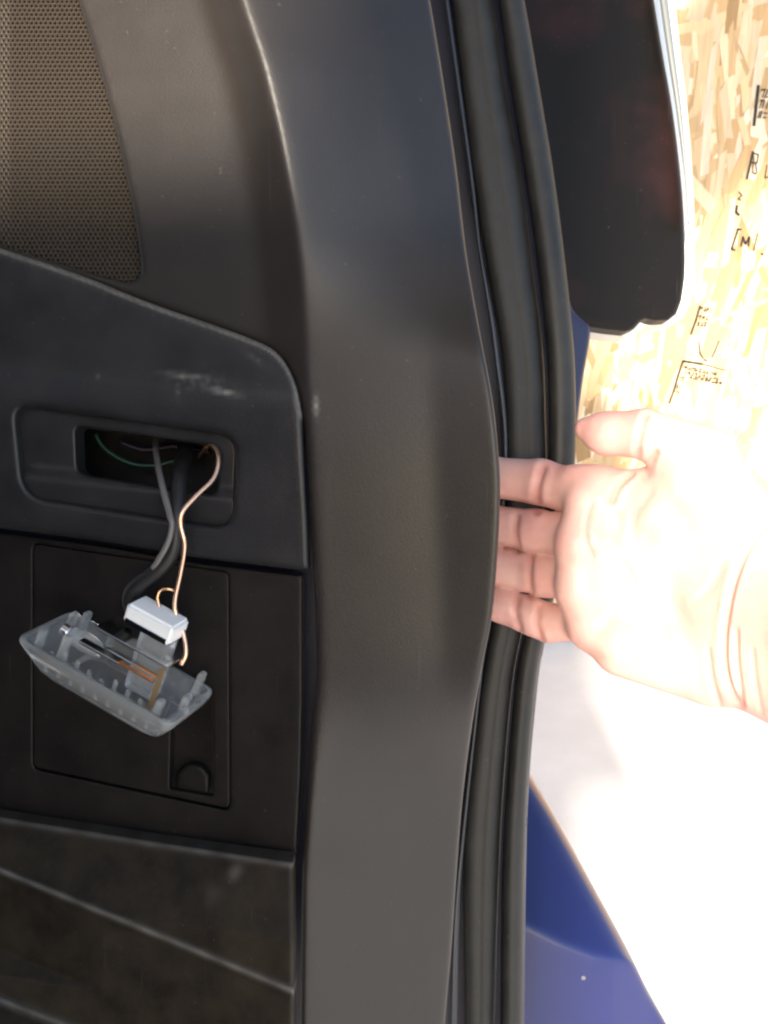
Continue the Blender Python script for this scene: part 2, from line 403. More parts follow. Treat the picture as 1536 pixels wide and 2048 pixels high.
# lower trim with the lamp opening
_line = curve1([p[0] for p in LINE[:8]]+[620], [p[1] for p in LINE[:8]]+[750], 6)
_shape = curve1([-200, 0, 20, 85, 125, 700, 3000], [0, 0, .08, .78, 1.0, 1.05, 1.08], 9)
def d_lower(px, py):
    yl = _line(px); ys = 742+.09*px
    tt = (py-yl)/np.maximum(ys-yl, 60)*100
    return Wd(px)-.029-np.interp(px, [-160, 600], [.021, .003])*_shape(tt)+.000028*np.maximum(py-ys, 0)
low_out = np.vstack([spline([(x+1 if i < 8 else x-2, y-2) for i, (x, y) in enumerate(LINE)], 4), [(609, 930), (616, 1060), (618, 1138)], [(600, 1140), (400, 1116), (200, 1082), (0, 1056), (-160, 1036), (-520, 990)]])
recess = round_poly([(30, 810), (470, 872), (464, 1058), (48, 993)], [34, 40, 44, 50], 8)
def scuff_highlight(px, py):
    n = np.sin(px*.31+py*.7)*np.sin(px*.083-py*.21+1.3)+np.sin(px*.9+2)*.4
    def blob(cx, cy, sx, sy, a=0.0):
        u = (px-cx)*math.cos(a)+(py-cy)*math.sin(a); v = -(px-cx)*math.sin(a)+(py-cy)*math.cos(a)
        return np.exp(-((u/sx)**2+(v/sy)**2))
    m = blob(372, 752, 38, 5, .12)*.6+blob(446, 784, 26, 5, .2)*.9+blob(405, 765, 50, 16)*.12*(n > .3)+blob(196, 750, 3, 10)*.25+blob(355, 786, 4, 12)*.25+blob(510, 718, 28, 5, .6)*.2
    m = m+.7*np.exp(-(seg_dist(np.stack([px, py], 1), [spline(LINE, 5)], closed=False)-4)**2/22)  # pale rim line paints in the highlight of the top edge
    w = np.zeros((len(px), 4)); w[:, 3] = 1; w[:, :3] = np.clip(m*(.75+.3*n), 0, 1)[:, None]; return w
panel('lower_trim', low_out, d_lower, M_CHAR, car, [recess], edge=13, drop=.0028, step=8, skirt=.009, tint=scuff_highlight)
lt = bpy.data.objects['lower_trim']
inner = round_poly([(150, 851), (438, 892), (434, 992), (154, 948)], [16, 20, 20, 22], 6)
rec2 = round_poly([(26, 806), (474, 868), (468, 1062), (44, 997)], [34, 40, 44, 50], 8)
face = lambda px, py: Wd(px)-.029-np.interp(px, [-160, 600], [.021, .003])*1.04+.000028*np.maximum(py-742-.09*px, 0)
_rx = curve1([-300, 940, 965, 1010, 3000], [0, 0, -.0035, -.0035, -.0035], 4)
panel('lamp_recess', rec2, lambda x, y: face(x, y)+.0085+_rx(y-.11*(x-150)), M_CHAR, lt, [inner], edge=7, drop=.0012, step=8, skirt=.012)
# dark box behind the opening and a loop of harness inside it
cav = [(120, 830), (470, 872), (466, 1030), (120, 975)]
A = P(*np.array(cav, float).T, face(np.array(cav, float)[:, 0], 920)+.026); B = A+FWD*.03
link('lamp_housing', np.vstack([A, B]), [(0, 1, 5, 4), (1, 2, 6, 5), (2, 3, 7, 6), (3, 0, 4, 7), (4, 5, 6, 7)], M_DARK, lt, False)
M_GREEN = mat('green_wire', (0.004, 0.035, 0.023), 0.4)
tube('harness_wire', P(*np.array([(190, 868), (206, 893), (235, 915), (270, 929), (310, 931), (350, 922)], float).T, .434), .0011, M_GREEN, lt)
tube('harness_wire', P(*np.array([(240, 885), (290, 900), (350, 893), (420, 905)], float).T, .436), .0012, mat('violet_wire', (.02, .012, .03), .4), lt)

# storage cover below, set back from the lower trim
d_st = lambda px, py: Wd(px)-.0125+.000012*(py-1400)
st_out = [(-520, 1000), (-160, 1046), (0, 1066), (200, 1092), (400, 1127), (604, 1152), (604, 1400), (600, 1560), (592, 1706), (400, 1680), (200, 1652), (0, 1618), (-160, 1588), (-520, 1520)]
door = round_poly([(66, 1086), (458, 1144), (460, 1622), (66, 1538)], 14, 5)
panel('storage_panel', st_out, d_st, M_DARK, car, [door], edge=6, drop=.0010, step=10, skirt=.012)
sp_ = bpy.data.objects['storage_panel']
door_in = round_poly([(67, 1088), (457, 1145), (459, 1617), (67, 1534)], 13, 5)
latch = round_poly([(343, 1366), (427, 1384), (427, 1593), (338, 1578)], 6, 4)
panel('storage_door', door_in, lambda x, y: d_st(x, y)+.0003, M_DARK, sp_, [latch], edge=4, drop=.0005, step=10, skirt=.008)
panel('latch_pocket', round_poly([(335, 1358), (434, 1378), (434, 1601), (330, 1586)], 6, 4), lambda x, y: d_st(x, y)+.0105-.006*np.clip((y-1540-.12*(x-385))/40, 0, 1), M_DARK, sp_, edge=4, step=8, skirt=.001)
tongue = np.vstack([[(352, 1584), (352, 1560)], spline([(354, 1545), (372, 1530), (388, 1528), (404, 1533), (418, 1550)], 4), [(419, 1592)]])
panel('latch_tab', tongue, lambda x, y: d_st(x, y)+.0035, M_DARK, sp_, edge=9, drop=.002, step=6, skirt=.006)

# load sill pieces at the bottom
s1 = curve1([-400, 0, 300, 590, 700], [1566, 1632, 1680, 1724, 1742], 8)
s2 = curve1([-400, 0, 585, 700], [1576, 1740, 1982, 2030], 8)
s3 = curve1([-400, 0, 130, 700], [1840, 2000, 2050, 2280], 8)
_c = curve1([-400, 0, 1, 2, 3, 9], [0, 0, 1, 1.05, 1.9, 4], .001) if False else None
def d_sill(px, py):
    a, b, c = s1(px), s2(px), s3(px)
    t1 = np.clip((py-a)/np.maximum(b-a, 1), 0, 1)
    t = np.where(py > b, py-b, 0.0); soft = lambda v, k: k*np.log1p(np.exp(np.clip(v/k, -40, 40)))
    up = .018*soft((py-a)-soft(py-b, 4), 4)/np.maximum(b-a, 60)
    up2 = .020*soft(py-c, 4)/120
    bead = .0012*np.exp(-((py-b)/8)**2)+.0012*np.exp(-((py-c)/8)**2)
    return Wd(px)-.0205-up-up2-bead
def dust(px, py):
    e = .5*np.exp(-((py-s2(px))/6)**2)+.35*np.exp(-((py-s1(px)-6)/7)**2)+.4*np.exp(-((py-s3(px))/6)**2)  # pale lines paint the crease highlights, along with settled dust
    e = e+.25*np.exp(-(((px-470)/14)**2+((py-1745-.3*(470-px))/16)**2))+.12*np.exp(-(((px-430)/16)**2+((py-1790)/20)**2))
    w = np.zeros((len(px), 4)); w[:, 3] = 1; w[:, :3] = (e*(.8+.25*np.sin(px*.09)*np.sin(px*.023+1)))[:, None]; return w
sill_out = np.vstack([[(x, s1(x)) for x in np.linspace(-380, 586, 14)], [(588, 1900), (588, 2170), (-380, 2170)]])
panel('load_sill', sill_out, d_sill, M_DUST, car, edge=9, drop=.002, step=4.5, skirt=.010, tint=dust)

# unseen shell added to shape sun and shade: far side with its window, roof, raised tailgate, seat back; and the floor
M_HEAD = mat('headliner_cloth', (0.30, 0.28, 0.25), 0.9)
RO = np.array([0.055, 0.42]); RA = np.array([-0.2545, -0.967]); RF = np.array([-0.967, 0.2545])   # opening: near post, across, forward
def slab(name, u0, u1, v0, v1, z0, z1, z0b=None, z1b=None, m=None, parent=None):
    """box in car axes: u across the opening, v forward from it; the v1 end may sit at other heights"""
    z0b = z0 if z0b is None else z0b; z1b = z1 if z1b is None else z1b; V = []
    for u in (u0, u1):
        for v, a, b in ((v0, z0, z1), (v1, z0b, z1b)):
            p = RO+RA*u+RF*v
            for z in (a, b): V.append((p[0], p[1], z))
    o = link(name, V, [(0, 1, 3, 2), (4, 6, 7, 5), (0, 4, 5, 1), (2, 3, 7, 6), (0, 2, 6, 4), (1, 5, 7, 3)], m, parent or car, False)
    bm = bmesh.new(); bm.from_mesh(o.data); bmesh.ops.bevel(bm, geom=bm.edges[:], offset=.012, segments=2, affect='EDGES'); bmesh.ops.recalc_face_normals(bm, faces=bm.faces); bm.to_mesh(o.data); bm.free(); return o
OW = 1.02
slab('unseen_far_side_lower', OW, OW+.07, -.045, 1.7, .40, 1.265, m=M_NAVY)  # unseen; sill height set to keep sun off the lower trim
slab('unseen_far_rear_pillar', OW+.002, OW+.068, -.045, .088, 1.25, 1.60, m=M_NAVY)  # unseen; width set to shade the pillar trim and leave the palm sunlit
slab('unseen_far_side_header', OW+.002, OW+.068, .10, 1.7, 1.50, 1.60, m=M_NAVY)
slab('unseen_far_centre_pillar', OW+.002, OW+.068, .80, .90, 1.25, 1.60, m=M_NAVY)
slab('unseen_roof', -.10, OW+.07, 0.05, 1.7, 1.60, 1.64, m=M_HEAD)  # unseen; added to cut sky light inside the load bay
slab('unseen_tailgate', -.06, OW+.03, -.62, .02, 2.40, 2.56, 1.66, 1.82, m=M_HEAD)  # unseen; tilted and thickened to shade the wall, grey to brighten pillar reflections
slab('cargo_floor', .16, OW, .02, 1.7, .40, .43, m=M_DARK)
slab('unseen_seat_back', .2, OW-.01, 1.0, 1.15, .42, 1.585, m=M_CHAR)  # unseen; raised to keep bright sky out of the trim reflections

# inner body metal that closes the wall behind the trim
back = [(-700, -480), (930, -480), (985, -250), (1022, 0), (1078, 350), (1122, 750), (1122, 920), (1100, 1100), (1060, 1290), (1035, 1500), (1022, 1740), (1020, 2300), (-700, 2300)]
M_PRIMER = mat('inner_body_paint', (0.012, 0.013, 0.03), 0.45)
panel('inner_body_panel', back, lambda x, y: np.where(x < 600, Wd(x)+.055, .459+np.clip((x-600)/300, 0, 1)*.008), M_PRIMER, car, edge=10, step=40, skirt=.004)

# rubber seals along the opening (py, left, right, depth)
rows1 = [(-430, 830, 910, .452), (-130, 880, 962, .452), (0, 903, 986, .452), (180, 925, 1012, .452), (350, 946, 1042, .452), (520, 972, 1064, .452), (700, 1003, 1086, .452), (850, 1012, 1092, .452), (950, 1012, 1092, .452), (1100, 1002, 1078, .452), (1230, 988, 1052, .452), (1350, 966, 1028, .452), (1541, 942, 1010, .452), (1733, 927, 999, .452), (2021, 930, 990, .452), (2180, 930, 988, .452)]
sec1 = [(0, -.006), (0, 0), (.06, .0022), (.2, .0034), (.36, .0040), (.46, .0038), (.5, .0037), (.56, .0041), (.72, .0042), (.86, .0030), (.96, .0005), (1, -.002), (1, -.006)]
sweep('inner_seal', rows1, sec1, M_RUB, car)
rows2 = [(-430, 915, 968, .452), (-130, 970, 1022, .452), (0, 996, 1049, .452), (180, 1022, 1080, .452), (350, 1050, 1108, .452), (520, 1074, 1130, .452), (700, 1093, 1148, .452), (850, 1097, 1152, .452), (950, 1094, 1148, .452), (1100, 1078, 1130, .452), (1230, 1056, 1100, .452), (1350, 1032, 1075, .452), (1541, 1015, 1057, .452), (1733, 1004, 1049, .452), (2021, 1001, 1046, .452), (2180, 1000, 1044, .452)]
sec2 = [(.5+.5*math.cos(a), .0065*math.sin(a)) for a in np.linspace(0, 2*math.pi, 20, endpoint=False)]
sweep('bulb_seal', rows2, sec2, M_RUB, car)
# lip of the painted flange just inside the seals
rows3 = [(-430, 812, 828, .446), (-130, 868, 884, .446), (0, 884, 902, .446), (350, 934, 950, .446), (500, 953, 966, .446), (700, 980, 1003, .446), (950, 1002, 1018, .446), (1350, 955, 968, .446), (1700, 914, 932, .446), (1850, 896, 926, .442), (2021, 888, 924, .440), (2180, 884, 922, .440)]
sweep('pinch_flange', rows3, [(.3, -.006), (.25, .001), (.5, .0022), (.75, .001), (.7, -.006)], M_SATIN, car)

# painted corner of the body outside the seals
qr = spline([(945, -430), (1000, -130), (1042, 100), (1090, 350), (1120, 520), (1142, 610), (1166, 640), (1181, 664), (1166, 760), (1151, 880), (1138, 1000), (1110, 1160), (1089, 1290), (1078, 1350), (1060, 1541), (1052, 1733), (1048, 2180)], 4)
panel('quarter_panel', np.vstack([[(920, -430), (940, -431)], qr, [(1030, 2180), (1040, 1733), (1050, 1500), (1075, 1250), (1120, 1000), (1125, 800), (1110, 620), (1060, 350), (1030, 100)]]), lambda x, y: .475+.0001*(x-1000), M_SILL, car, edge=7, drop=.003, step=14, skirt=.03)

# tail lamp
tl_r = spline([(1240, -430), (1290, -120), (1308, 0), (1326, 110), (1345, 220), (1360, 340), (1368, 440), (1370, 540), (1363, 600)], 4)
tl_out = np.vstack([[(960, -430)], tl_r, [(1352, 628), (1336, 641), (1312, 642), (1290, 638), (1280, 644), (1268, 658), (1252, 664), (1215, 660), (1180, 655), (1130, 650), (1085, 560), (1060, 300)]])
d_tl = lambda x, y: .512+.00006*(x-1050)+.0000001*(x-1180)**2-.00001*(y-300)
panel('tail_lamp', tl_out, d_tl, M_LAMPBLK, car, edge=12, drop=.004, step=12, skirt=.012)
tl = bpy.data.objects['tail_lamp']
rm_r = spline([(1275, -430), (1330, -120), (1350, 0), (1362, 110), (1375, 220), (1384, 340), (1389, 440), (1389, 540), (1381, 605)], 4)
rim_out = np.vstack([[(1030, -430)], rm_r, [(1368, 634), (1346, 649), (1320, 651), (1296, 647), (1284, 655), (1272, 668), (1254, 674), (1215, 669), (1182, 664), (1140, 640), (1105, 300)]])
panel('lens_rim', rim_out, lambda x, y: d_tl(x, y)+.014, M_RIM, tl, edge=14, drop=.008, step=12, skirt=.02)

sweep('lens_gasket', [(y, l, r, .527) for y, l, r in ((-430, 1250, 1268), (-125, 1302, 1322), (0, 1319, 1336), (110, 1335, 1350), (220, 1352, 1364), (340, 1367, 1374), (450, 1375, 1379))], [(0, -.004), (0, .004), (.5, .0055), (1, .004), (1, -.004)], mat('grey_gasket', (.16, .17, .17), .4), tl)

# blue rear wing below the seal
bm_r = spline([(1050, 1528), (1058, 1545), (1085, 1590), (1120, 1650), (1180, 1760), (1235, 1860), (1262, 1912), (1300, 1990), (1340, 2060), (1395, 2170)], 4)
def d_wing(x, y):
    lower = y-np.interp(x, [900, 1045, 1120, 1190, 1225, 1300], [1780, 1846, 1884, 1912, 1918, 1905]); rt = np.interp(y, bm_r[:, 1], bm_r[:, 0])-x
    strip = (20-rt*.87)*1.0; lower = np.maximum(lower, strip)+3*np.log1p(np.exp(-np.abs(lower-strip)/3))
    return .60+.00012*(x-1045)-.00022*(y-1700)+.00025*np.log1p(np.exp(np.clip(lower/7, -40, 40)))*7
panel('rear_wing_panel', np.vstack([bm_r, [(970, 2170), (970, 1500)]]), d_wing, M_NAVY, car, edge=14, drop=.005, step=9, skirt=.05)

wg = bpy.data.objects['rear_wing_panel']
panel('paint_chip', [(1163, 1953), (1168, 1951), (1172, 1955), (1170, 1961), (1167, 1959), (1163, 1961)], lambda x, y: d_wing(x, y)-.0006, mat('chip_grey', (.12, .12, .14), .6), wg, edge=3, drop=.0004, step=3, skirt=.001)

# ================================================================== THE HANGING LAMP
def frame_from(a, b):
    a = a/np.linalg.norm(a); b = b-a*(a@b); b /= np.linalg.norm(b); return a, b, np.cross(a, b)
lc = P(238, 1336, .389)
ax, ay, az = frame_from(.87*RT-.42*UP-.22*FWD, .50*RT+.12*UP+.86*FWD)
if az@UP < 0: az = -az
lamp = empty('cargo_lamp', tuple(lc))
tag(lamp, 'clear plastic cargo lamp dangling by its wires below the empty lamp opening', 'lamp')
def LP(x, y, z): return lc+ax*x+ay*y+az*z          # lamp space in metres
M_CLEAR = mat('frosted_lens', (0.97, 0.98, 0.98), 0.07, **{'Transmission Weight': 0.88, 'IOR': 1.45, 'Specular IOR Level': .6})
M_CLEAR2 = mat('clear_lens', (0.92, 0.94, 0.94), 0.08, **{'Transmission Weight': 0.85, 'IOR': 1.45})
M_WHITE = mat('white_plastic', (0.86, 0.86, 0.85), 0.25)
M_CHROME = mat('bright_metal', (0.82, 0.82, 0.82), 0.16, Metallic=1.0)
M_COPPER = mat('copper', (0.85, 0.50, 0.28), 0.25, Metallic=1.0)
M_BRASS = mat('brown_fibre', (0.20, 0.14, 0.07), 0.5)
def rrect(hx, hy, r, n=5):
    return round_poly([(-hx, -hy), (hx, -hy), (hx, hy), (-hx, hy)], r, n)
def shell(name, rings, m, parent, cap=True):
    """rings = [(half x, half y, corner r, z, shift x)] -> closed skin"""
    V = []; n = 0
    for hx, hy, r, z, sx in rings:
        pr = rrect(hx, hy, r); n = len(pr); V += [LP(x+sx, y, z) for x, y in pr]
    F = []
    for i in range(len(rings)-1):
        for k in range(n): F.append((i*n+k, i*n+(k+1) % n, (i+1)*n+(k+1) % n, (i+1)*n+k))
    if cap: F.append(tuple(range(n))[::-1]); F.append(tuple(range((len(rings)-1)*n, len(rings)*n)))
    return fix_normals(link(name, V, F, m, parent))
mm = .001
lens = shell('lens', [(20*mm, 10*mm, 4*mm, -9.2*mm, 3*mm), (24*mm, 12*mm, 5*mm, -10*mm, 4*mm), (27*mm, 14*mm, 5*mm, -11.5*mm, 3*mm), (31*mm, 15.5*mm, 5*mm, -9.5*mm, 2*mm), (37*mm, 17.5*mm, 5*mm, -3*mm, 0), (38.5*mm, 18.5*mm, 5*mm, 0, -1*mm), (38.3*mm, 18.3*mm, 5*mm, 1.4*mm, -1*mm), (35*mm, 16*mm, 4*mm, 1.4*mm, -1*mm), (33.5*mm, 15*mm, 4*mm, -3*mm, 0), (24*mm, 11.5*mm, 4*mm, -8.5*mm, 4*mm)], M_CLEAR, lamp, cap=False)
# close the two inner rings into a floor
n5 = len(rrect(1, 1, .1)); me = lens.data
bm = bmesh.new(); bm.from_mesh(me); bm.verts.ensure_lookup_table()
bm.faces.new([bm.verts[i] for i in range(n5)]); bm.faces.new([bm.verts[i] for i in range(9*n5, 10*n5)])
bmesh.ops.recalc_face_normals(bm, faces=bm.faces); bm.to_mesh(me); bm.free()
def lbox(name, x0, x1, y0, y1, z0, z1, m, parent=None, bev=.0006, rz=0.0):
    b = bmesh.new(); bmesh.ops.create_cube(b, size=1)
    for v in b.verts:
        x, y, z = v.co; x, y, z = (x0+x1)/2+x*(x1-x0), (y0+y1)/2+y*(y1-y0), (z0+z1)/2+z*(z1-z0); v.co = (x, y, z)
    if bev: bmesh.ops.bevel(b, geom=b.edges[:], offset=bev, segments=2, affect='EDGES')
    for v in b.verts: v.co = Vector(LP(v.co.x+rz*v.co.z, v.co.y, v.co.z).tolist())
    me = bpy.data.meshes.new(name); bmesh.ops.recalc_face_normals(b, faces=b.faces); b.to_mesh(me); b.free()
    me.materials.append(m); o = bpy.data.objects.new(name, me); COL.objects.link(o); pr = parent or lamp; o.parent = pr
    M = Matrix.Translation(lamp.location) if pr is lamp else Matrix.Identity(4)
    o.matrix_parent_inverse = M.inverted(); return o
lbox('bulb_holder', -3*mm, 20*mm, -4*mm, 9*mm, 23*mm, 32*mm, M_WHITE, bev=.0012)
lbox('holder_band', -1.5*mm, 18.5*mm, -4.5*mm, -3.8*mm, 23.6*mm, 26.2*mm, M_CHROME, bev=.0002)
lbox('holder_post', 5*mm, 19*mm, -2*mm, 7*mm, -6*mm, 23*mm, M_CLEAR2, bev=.001)
lbox('reflector_strip', -12*mm, 24*mm, -7*mm, 8*mm, 16*mm, 16.9*mm, M_CHROME, bev=.0002)
lbox('contact_strip', -16*mm, 4*mm, -10*mm, -6*mm, 8.0*mm, 9.2*mm, M_CHROME, bev=.0003)
lbox('contact_strip', -2*mm, 12*mm, -10*mm, -7*mm, 11.5*mm, 12.4*mm, M_CHROME, bev=.0003)
for k in range(2): lbox('copper_contact', 3*mm, 21*mm, (-9.5+k*2.2)*mm, (-7.9+k*2.2)*mm, (8.4+k*1.5)*mm, (9.2+k*1.5)*mm, M_COPPER, bev=.0002)
lbox('fibre_plate', 21.5*mm, 24*mm, -9*mm, -7.8*mm, -6*mm, 16*mm, M_BRASS, bev=.0003)
for x, y, h in ((-33, 9, 7), (-29, 13, 8), (-20, -13, 11), (-32, -12, 7), (-14, 13, 11), (31, 12, 10), (34, -3, 7), (28, -13, 6)):
    lbox('lens_clip', (x-1.3)*mm, (x+1.3)*mm, (y-2)*mm, (y+2)*mm, -2*mm, h*mm, M_CLEAR2, bev=.0004, rz=.08)
for k in range(9):
    x = -24+k*6.3; lbox('lens_rib', (x-.9)*mm, (x+.9)*mm, -14.2*mm, -12.8*mm, -8*mm, (1.0+(k*7 % 4))*mm, M_CLEAR2, bev=.0003)
lbox('lens_ledge', -22*mm, 24*mm, -13.6*mm, -11*mm, -4.4*mm, -3.6*mm, M_CLEAR2, bev=.0002)
tube('festoon_bulb', [LP(x*mm, -3*mm, z*mm) for x, z in ((-27, 5.5), (-24, 5.4), (-16, 5.2), (-9, 5.0), (-7, 4.8))], [.0012, .0034, .0042, .0034, .0012], M_CLEAR2, lamp, 16)
for x in (-28.5, -7): tube('bulb_cap', [LP(x*mm, -3*mm, 5.5*mm), LP((x+2.2)*mm, -3*mm, 5.3*mm), LP((x+4)*mm, -3*mm, 5.1*mm)], .0027, M_CHROME, lamp, 14)
# wires
M_WGREY = mat('grey_wire', (0.13, 0.12, 0.115), 0.35); M_WBLK = mat('black_wire', (0.010, 0.009, 0.009), 0.45); M_WPINK = mat('copper_white_wire', (0.86, 0.56, 0.40), 0.22, Metallic=.85)
def wire(name, pts, r, m): return tube(name, P(*(np.array(pts, float)-[0, 0, .011]).T), r, m, lamp, 10)
wire('wire', [(330, 850, .450), (312, 880, .438), (314, 920, .413), (324, 970, .396), (340, 1030, .388), (344, 1052, .387), (336, 1085, .387), (318, 1118, .389), (306, 1136, .391)], [.0014]*5+[.0012]*2+[.0012]*2, M_WGREY)
wire('wire', [(380, 860, .450), (372, 890, .436), (362, 940, .406), (356, 1000, .394), (354, 1060, .390), (345, 1105, .391), (318, 1138, .393), (278, 1168, .396), (260, 1195, .398), (266, 1238, .400)], [.0034, .0036, .0036, .0033, .0026, .0030, .0034, .0036, .0034, .0026], M_WBLK)
wire('wire', [(396, 915, .445), (408, 898, .420), (424, 890, .404), (437, 914, .397), (428, 955, .393), (392, 992, .387), (366, 1022, .384), (361, 1048, .384), (369, 1090, .385), (361, 1145, .389), (350, 1198, .392), (352, 1228, .393), (366, 1262, .393), (372, 1305, .392), (362, 1330, .392)], .00095, M_WPINK)
wire('bare_wire_end', [(354, 1183, .395), (338, 1178, .394), (322, 1180, .394), (315, 1194, .394), (319, 1214, .394), (323, 1232, .394)], .0007, M_COPPER)

# ================================================================== THE HAND
def hand_mesh():
    cap = []
    def C(group, a, b, ra, rb): cap.append((group, P(*a), P(*b), ra*mm, rb*mm))
    # palm
    C('p', (1184, 992, .409), (1430, 1130, .396), 12.0, 15)
    C('p', (1150, 968, .414), (1300, 985, .400), 8.5, 9)
    C('p', (1172, 1085, .407), (1440, 1190, .392), 13, 16)
    C('p', (1170, 1165, .408), (1440, 1250, .392), 12.5, 15)
    C('p', (1186, 1240, .411), (1430, 1310, .394), 11.5, 14)
    C('p', (1250, 1288, .400), (1420, 1330, .388), 14.5, 17)
    C('p', (1330, 1030, .392), (1440, 1150, .384), 13, 18)
    C('p', (1400, 965, .383), (1500, 1080, .374), 17, 20)
    C('p', (1300, 985, .400), (1395, 930, .384), 9, 12)
    C('p', (1168, 1010, .401), (1158, 1090, .399), 7.5, 8.5)
    C('p', (1158, 1090, .399), (1158, 1180, .400), 8.5, 8.5)
    C('p', (1158, 1180, .400), (1176, 1260, .405), 8.5, 8.0)
    # forearm
    C('w', (1470, 1180, .378), (1760, 1290, .325), 20, 24)
    C('w', (1470, 1308, .380), (1760, 1420, .332), 19.5, 23)
    C('w', (1760, 1290, .325), (2900, 1800, .20), 24, 34)
    C('w', (1760, 1420, .332), (2900, 1900, .21), 23, 34)
    # thumb
    C('t', (1405, 915, .380), (1290, 868, .386), 13.5, 10.3)
    C('t', (1290, 868, .386), (1210, 866, .395), 10.0, 9.2)
    C('t', (1215, 868, .394), (1172, 858, .399), 8.8, 5.2)
    # fingers: knuckle, middle joint, tip
    for k, (f, rr) in enumerate((([(1180, 992, .412), (1080, 964, .430), (985, 955, .440), (900, 965, .446)], (10.4, 10.4, 9.6, 8.0)),
                  ([(1175, 1078, .411), (1072, 1062, .432), (975, 1048, .442), (890, 1055, .447)], (9.9, 9.9, 9.2, 7.8)),
                  ([(1175, 1160, .412), (1088, 1150, .430), (985, 1132, .440), (900, 1130, .446)], (9.6, 9.8, 9.0, 7.5)),
                  ([(1190, 1242, .414), (1098, 1246, .431), (1010, 1212, .438), (920, 1195, .444)], (9.0, 8.8, 8.2, 6.8)))):
        for i in range(3): C('f%d' % k, f[i], f[i+1], rr[i], rr[i+1])
    C('f1', (1074, 1064, .4275), (1062, 1064, .429), 9.6, 9.4); C('f2', (1094, 1152, .4255), (1082, 1150, .4275), 9.6, 9.2); C('f3', (1062, 1232, .4325), (1052, 1228, .434), 8.6, 8.4)
    h = .00115
    pts = np.array([c[1] for c in cap if c[0] != 'w']+[c[2] for c in cap if c[0] != 'w']+[P(1800, 1350, .32)])
    lo = pts.min(0)-.028; hi = pts.max(0)+.028
    n = np.ceil((hi-lo)/h).astype(int)
    X = lo[0]+h*np.arange(n[0]); Y = lo[1]+h*np.arange(n[1]); Z = lo[2]+h*np.arange(n[2])
    G = np.stack(np.meshgrid(X, Y, Z, indexing='ij'), -1).astype(np.float32)
    def sd(a, b, ra, rb):
        ab = (b-a).astype(np.float32); L = float(ab@ab)
        t = np.clip(((G-a.astype(np.float32))@ab)/L, 0, 1)
        return np.linalg.norm(G-a.astype(np.float32)-t[..., None]*ab, axis=-1)-(ra+(rb-ra)*t)
    def smin(a, b, k):
        q = np.clip(.5+.5*(b-a)/k, 0, 1); return b+(a-b)*q-k*q*(1-q)
    D = {}
    for gname, a, b, ra, rb in cap:
        s = sd(a, b, ra, rb); key = gname
        kk = {'p': .007, 'w': .016, 't': .003}.get(gname, .0025)
        D[key] = s if key not in D else smin(D[key], s, kk)
    fingers = None
    for k in range(4): fingers = D['f%d' % k] if fingers is None else np.minimum(fingers, D['f%d' % k])
    A = smin(D['p'], D['w'], .009); A = smin(A, D['t'], .006); A = smin(A, fingers, .004)
    # naive surface nets
    s = A < 0
    corners = [(i, j, k) for i in (0, 1) for j in (0, 1) for k in (0, 1)]
    m = tuple(x-1 for x in s.shape)
    sl = lambda arr, c: arr[c[0]:c[0]+m[0], c[1]:c[1]+m[1], c[2]:c[2]+m[2]]
    cnt = sum(sl(s, c).astype(np.int8) for c in corners); act = (cnt > 0) & (cnt < 8)
    idx = -np.ones(m, int); ii = np.argwhere(act); idx[act] = np.arange(len(ii))
    acc = np.zeros((len(ii), 3)); num = np.zeros(len(ii))
    val = {c: A[ii[:, 0]+c[0], ii[:, 1]+c[1], ii[:, 2]+c[2]] for c in corners}
    for c in corners:
        for ax_ in range(3):
            if c[ax_] == 0:
                c2 = list(c); c2[ax_] = 1; c2 = tuple(c2); v1, v2 = val[c], val[c2]
                x = (v1 < 0) != (v2 < 0); t = np.where(x, v1/np.where(x, v1-v2, 1), 0)
                p = np.tile(np.array(c, float), (len(ii), 1)); p[:, ax_] += t
                acc += p*x[:, None]; num += x
    V = lo+h*(ii+acc/num[:, None]); Fq = []
    for ax_ in range(3):
        o1, o2 = [(1, 2), (2, 0), (0, 1)][ax_]
        a0 = [slice(1, -1)]*3; a0[ax_] = slice(0, m[ax_]); a1 = list(a0); a1[ax_] = slice(1, m[ax_]+1)
        s0 = s[:m[0]+1, :m[1]+1, :m[2]+1]
        e0 = s0[tuple(a0)]; e1 = s0[tuple(a1)]; cr = np.argwhere(e0 != e1); fl = e0[e0 != e1]
        base = cr.copy()
        for q in range(3):
            if q != ax_: base[:, q] += 1
        def I(d1, d2):
            b = base.copy(); b[:, o1] -= d1; b[:, o2] -= d2; ok = (b < np.array(m)).all(1); r = np.full(len(b), -1); r[ok] = idx[tuple(b[ok].T)]; return r
        q = np.stack([I(1, 1), I(0, 1), I(0, 0), I(1, 0)], 1)
        q[~fl] = q[~fl][:, ::-1]; Fq.append(q[(q >= 0).all(1)])
    return V, np.vstack(Fq)
V, F = hand_mesh()
# smooth a little, then press in the folds of the skin
def neighbours_smooth(V, F, it, lam=.5):
    e = np.vstack([F[:, [0, 1]], F[:, [1, 2]], F[:, [2, 3]], F[:, [3, 0]]]); e = np.vstack([e, e[:, ::-1]])
    for _ in range(it):
        s = np.zeros_like(V); c = np.zeros(len(V)); np.add.at(s, e[:, 0], V[e[:, 1]]); np.add.at(c, e[:, 0], 1)
        V = V+lam*(s/np.maximum(c, 1)[:, None]-V)
    return V
V = neighbours_smooth(V, F, 4)
fn = np.cross(V[F[:, 2]]-V[F[:, 0]], V[F[:, 3]]-V[F[:, 1]]); vn = np.zeros_like(V)
for k in range(4): np.add.at(vn, F[:, k], fn)
vn /= np.linalg.norm(vn, axis=1)[:, None]+1e-12
rel = V-CAMP; dep = rel@FWD; px = 768+FPX*(rel@RT)/dep; py = 1024-FPX*(rel@UP)/dep
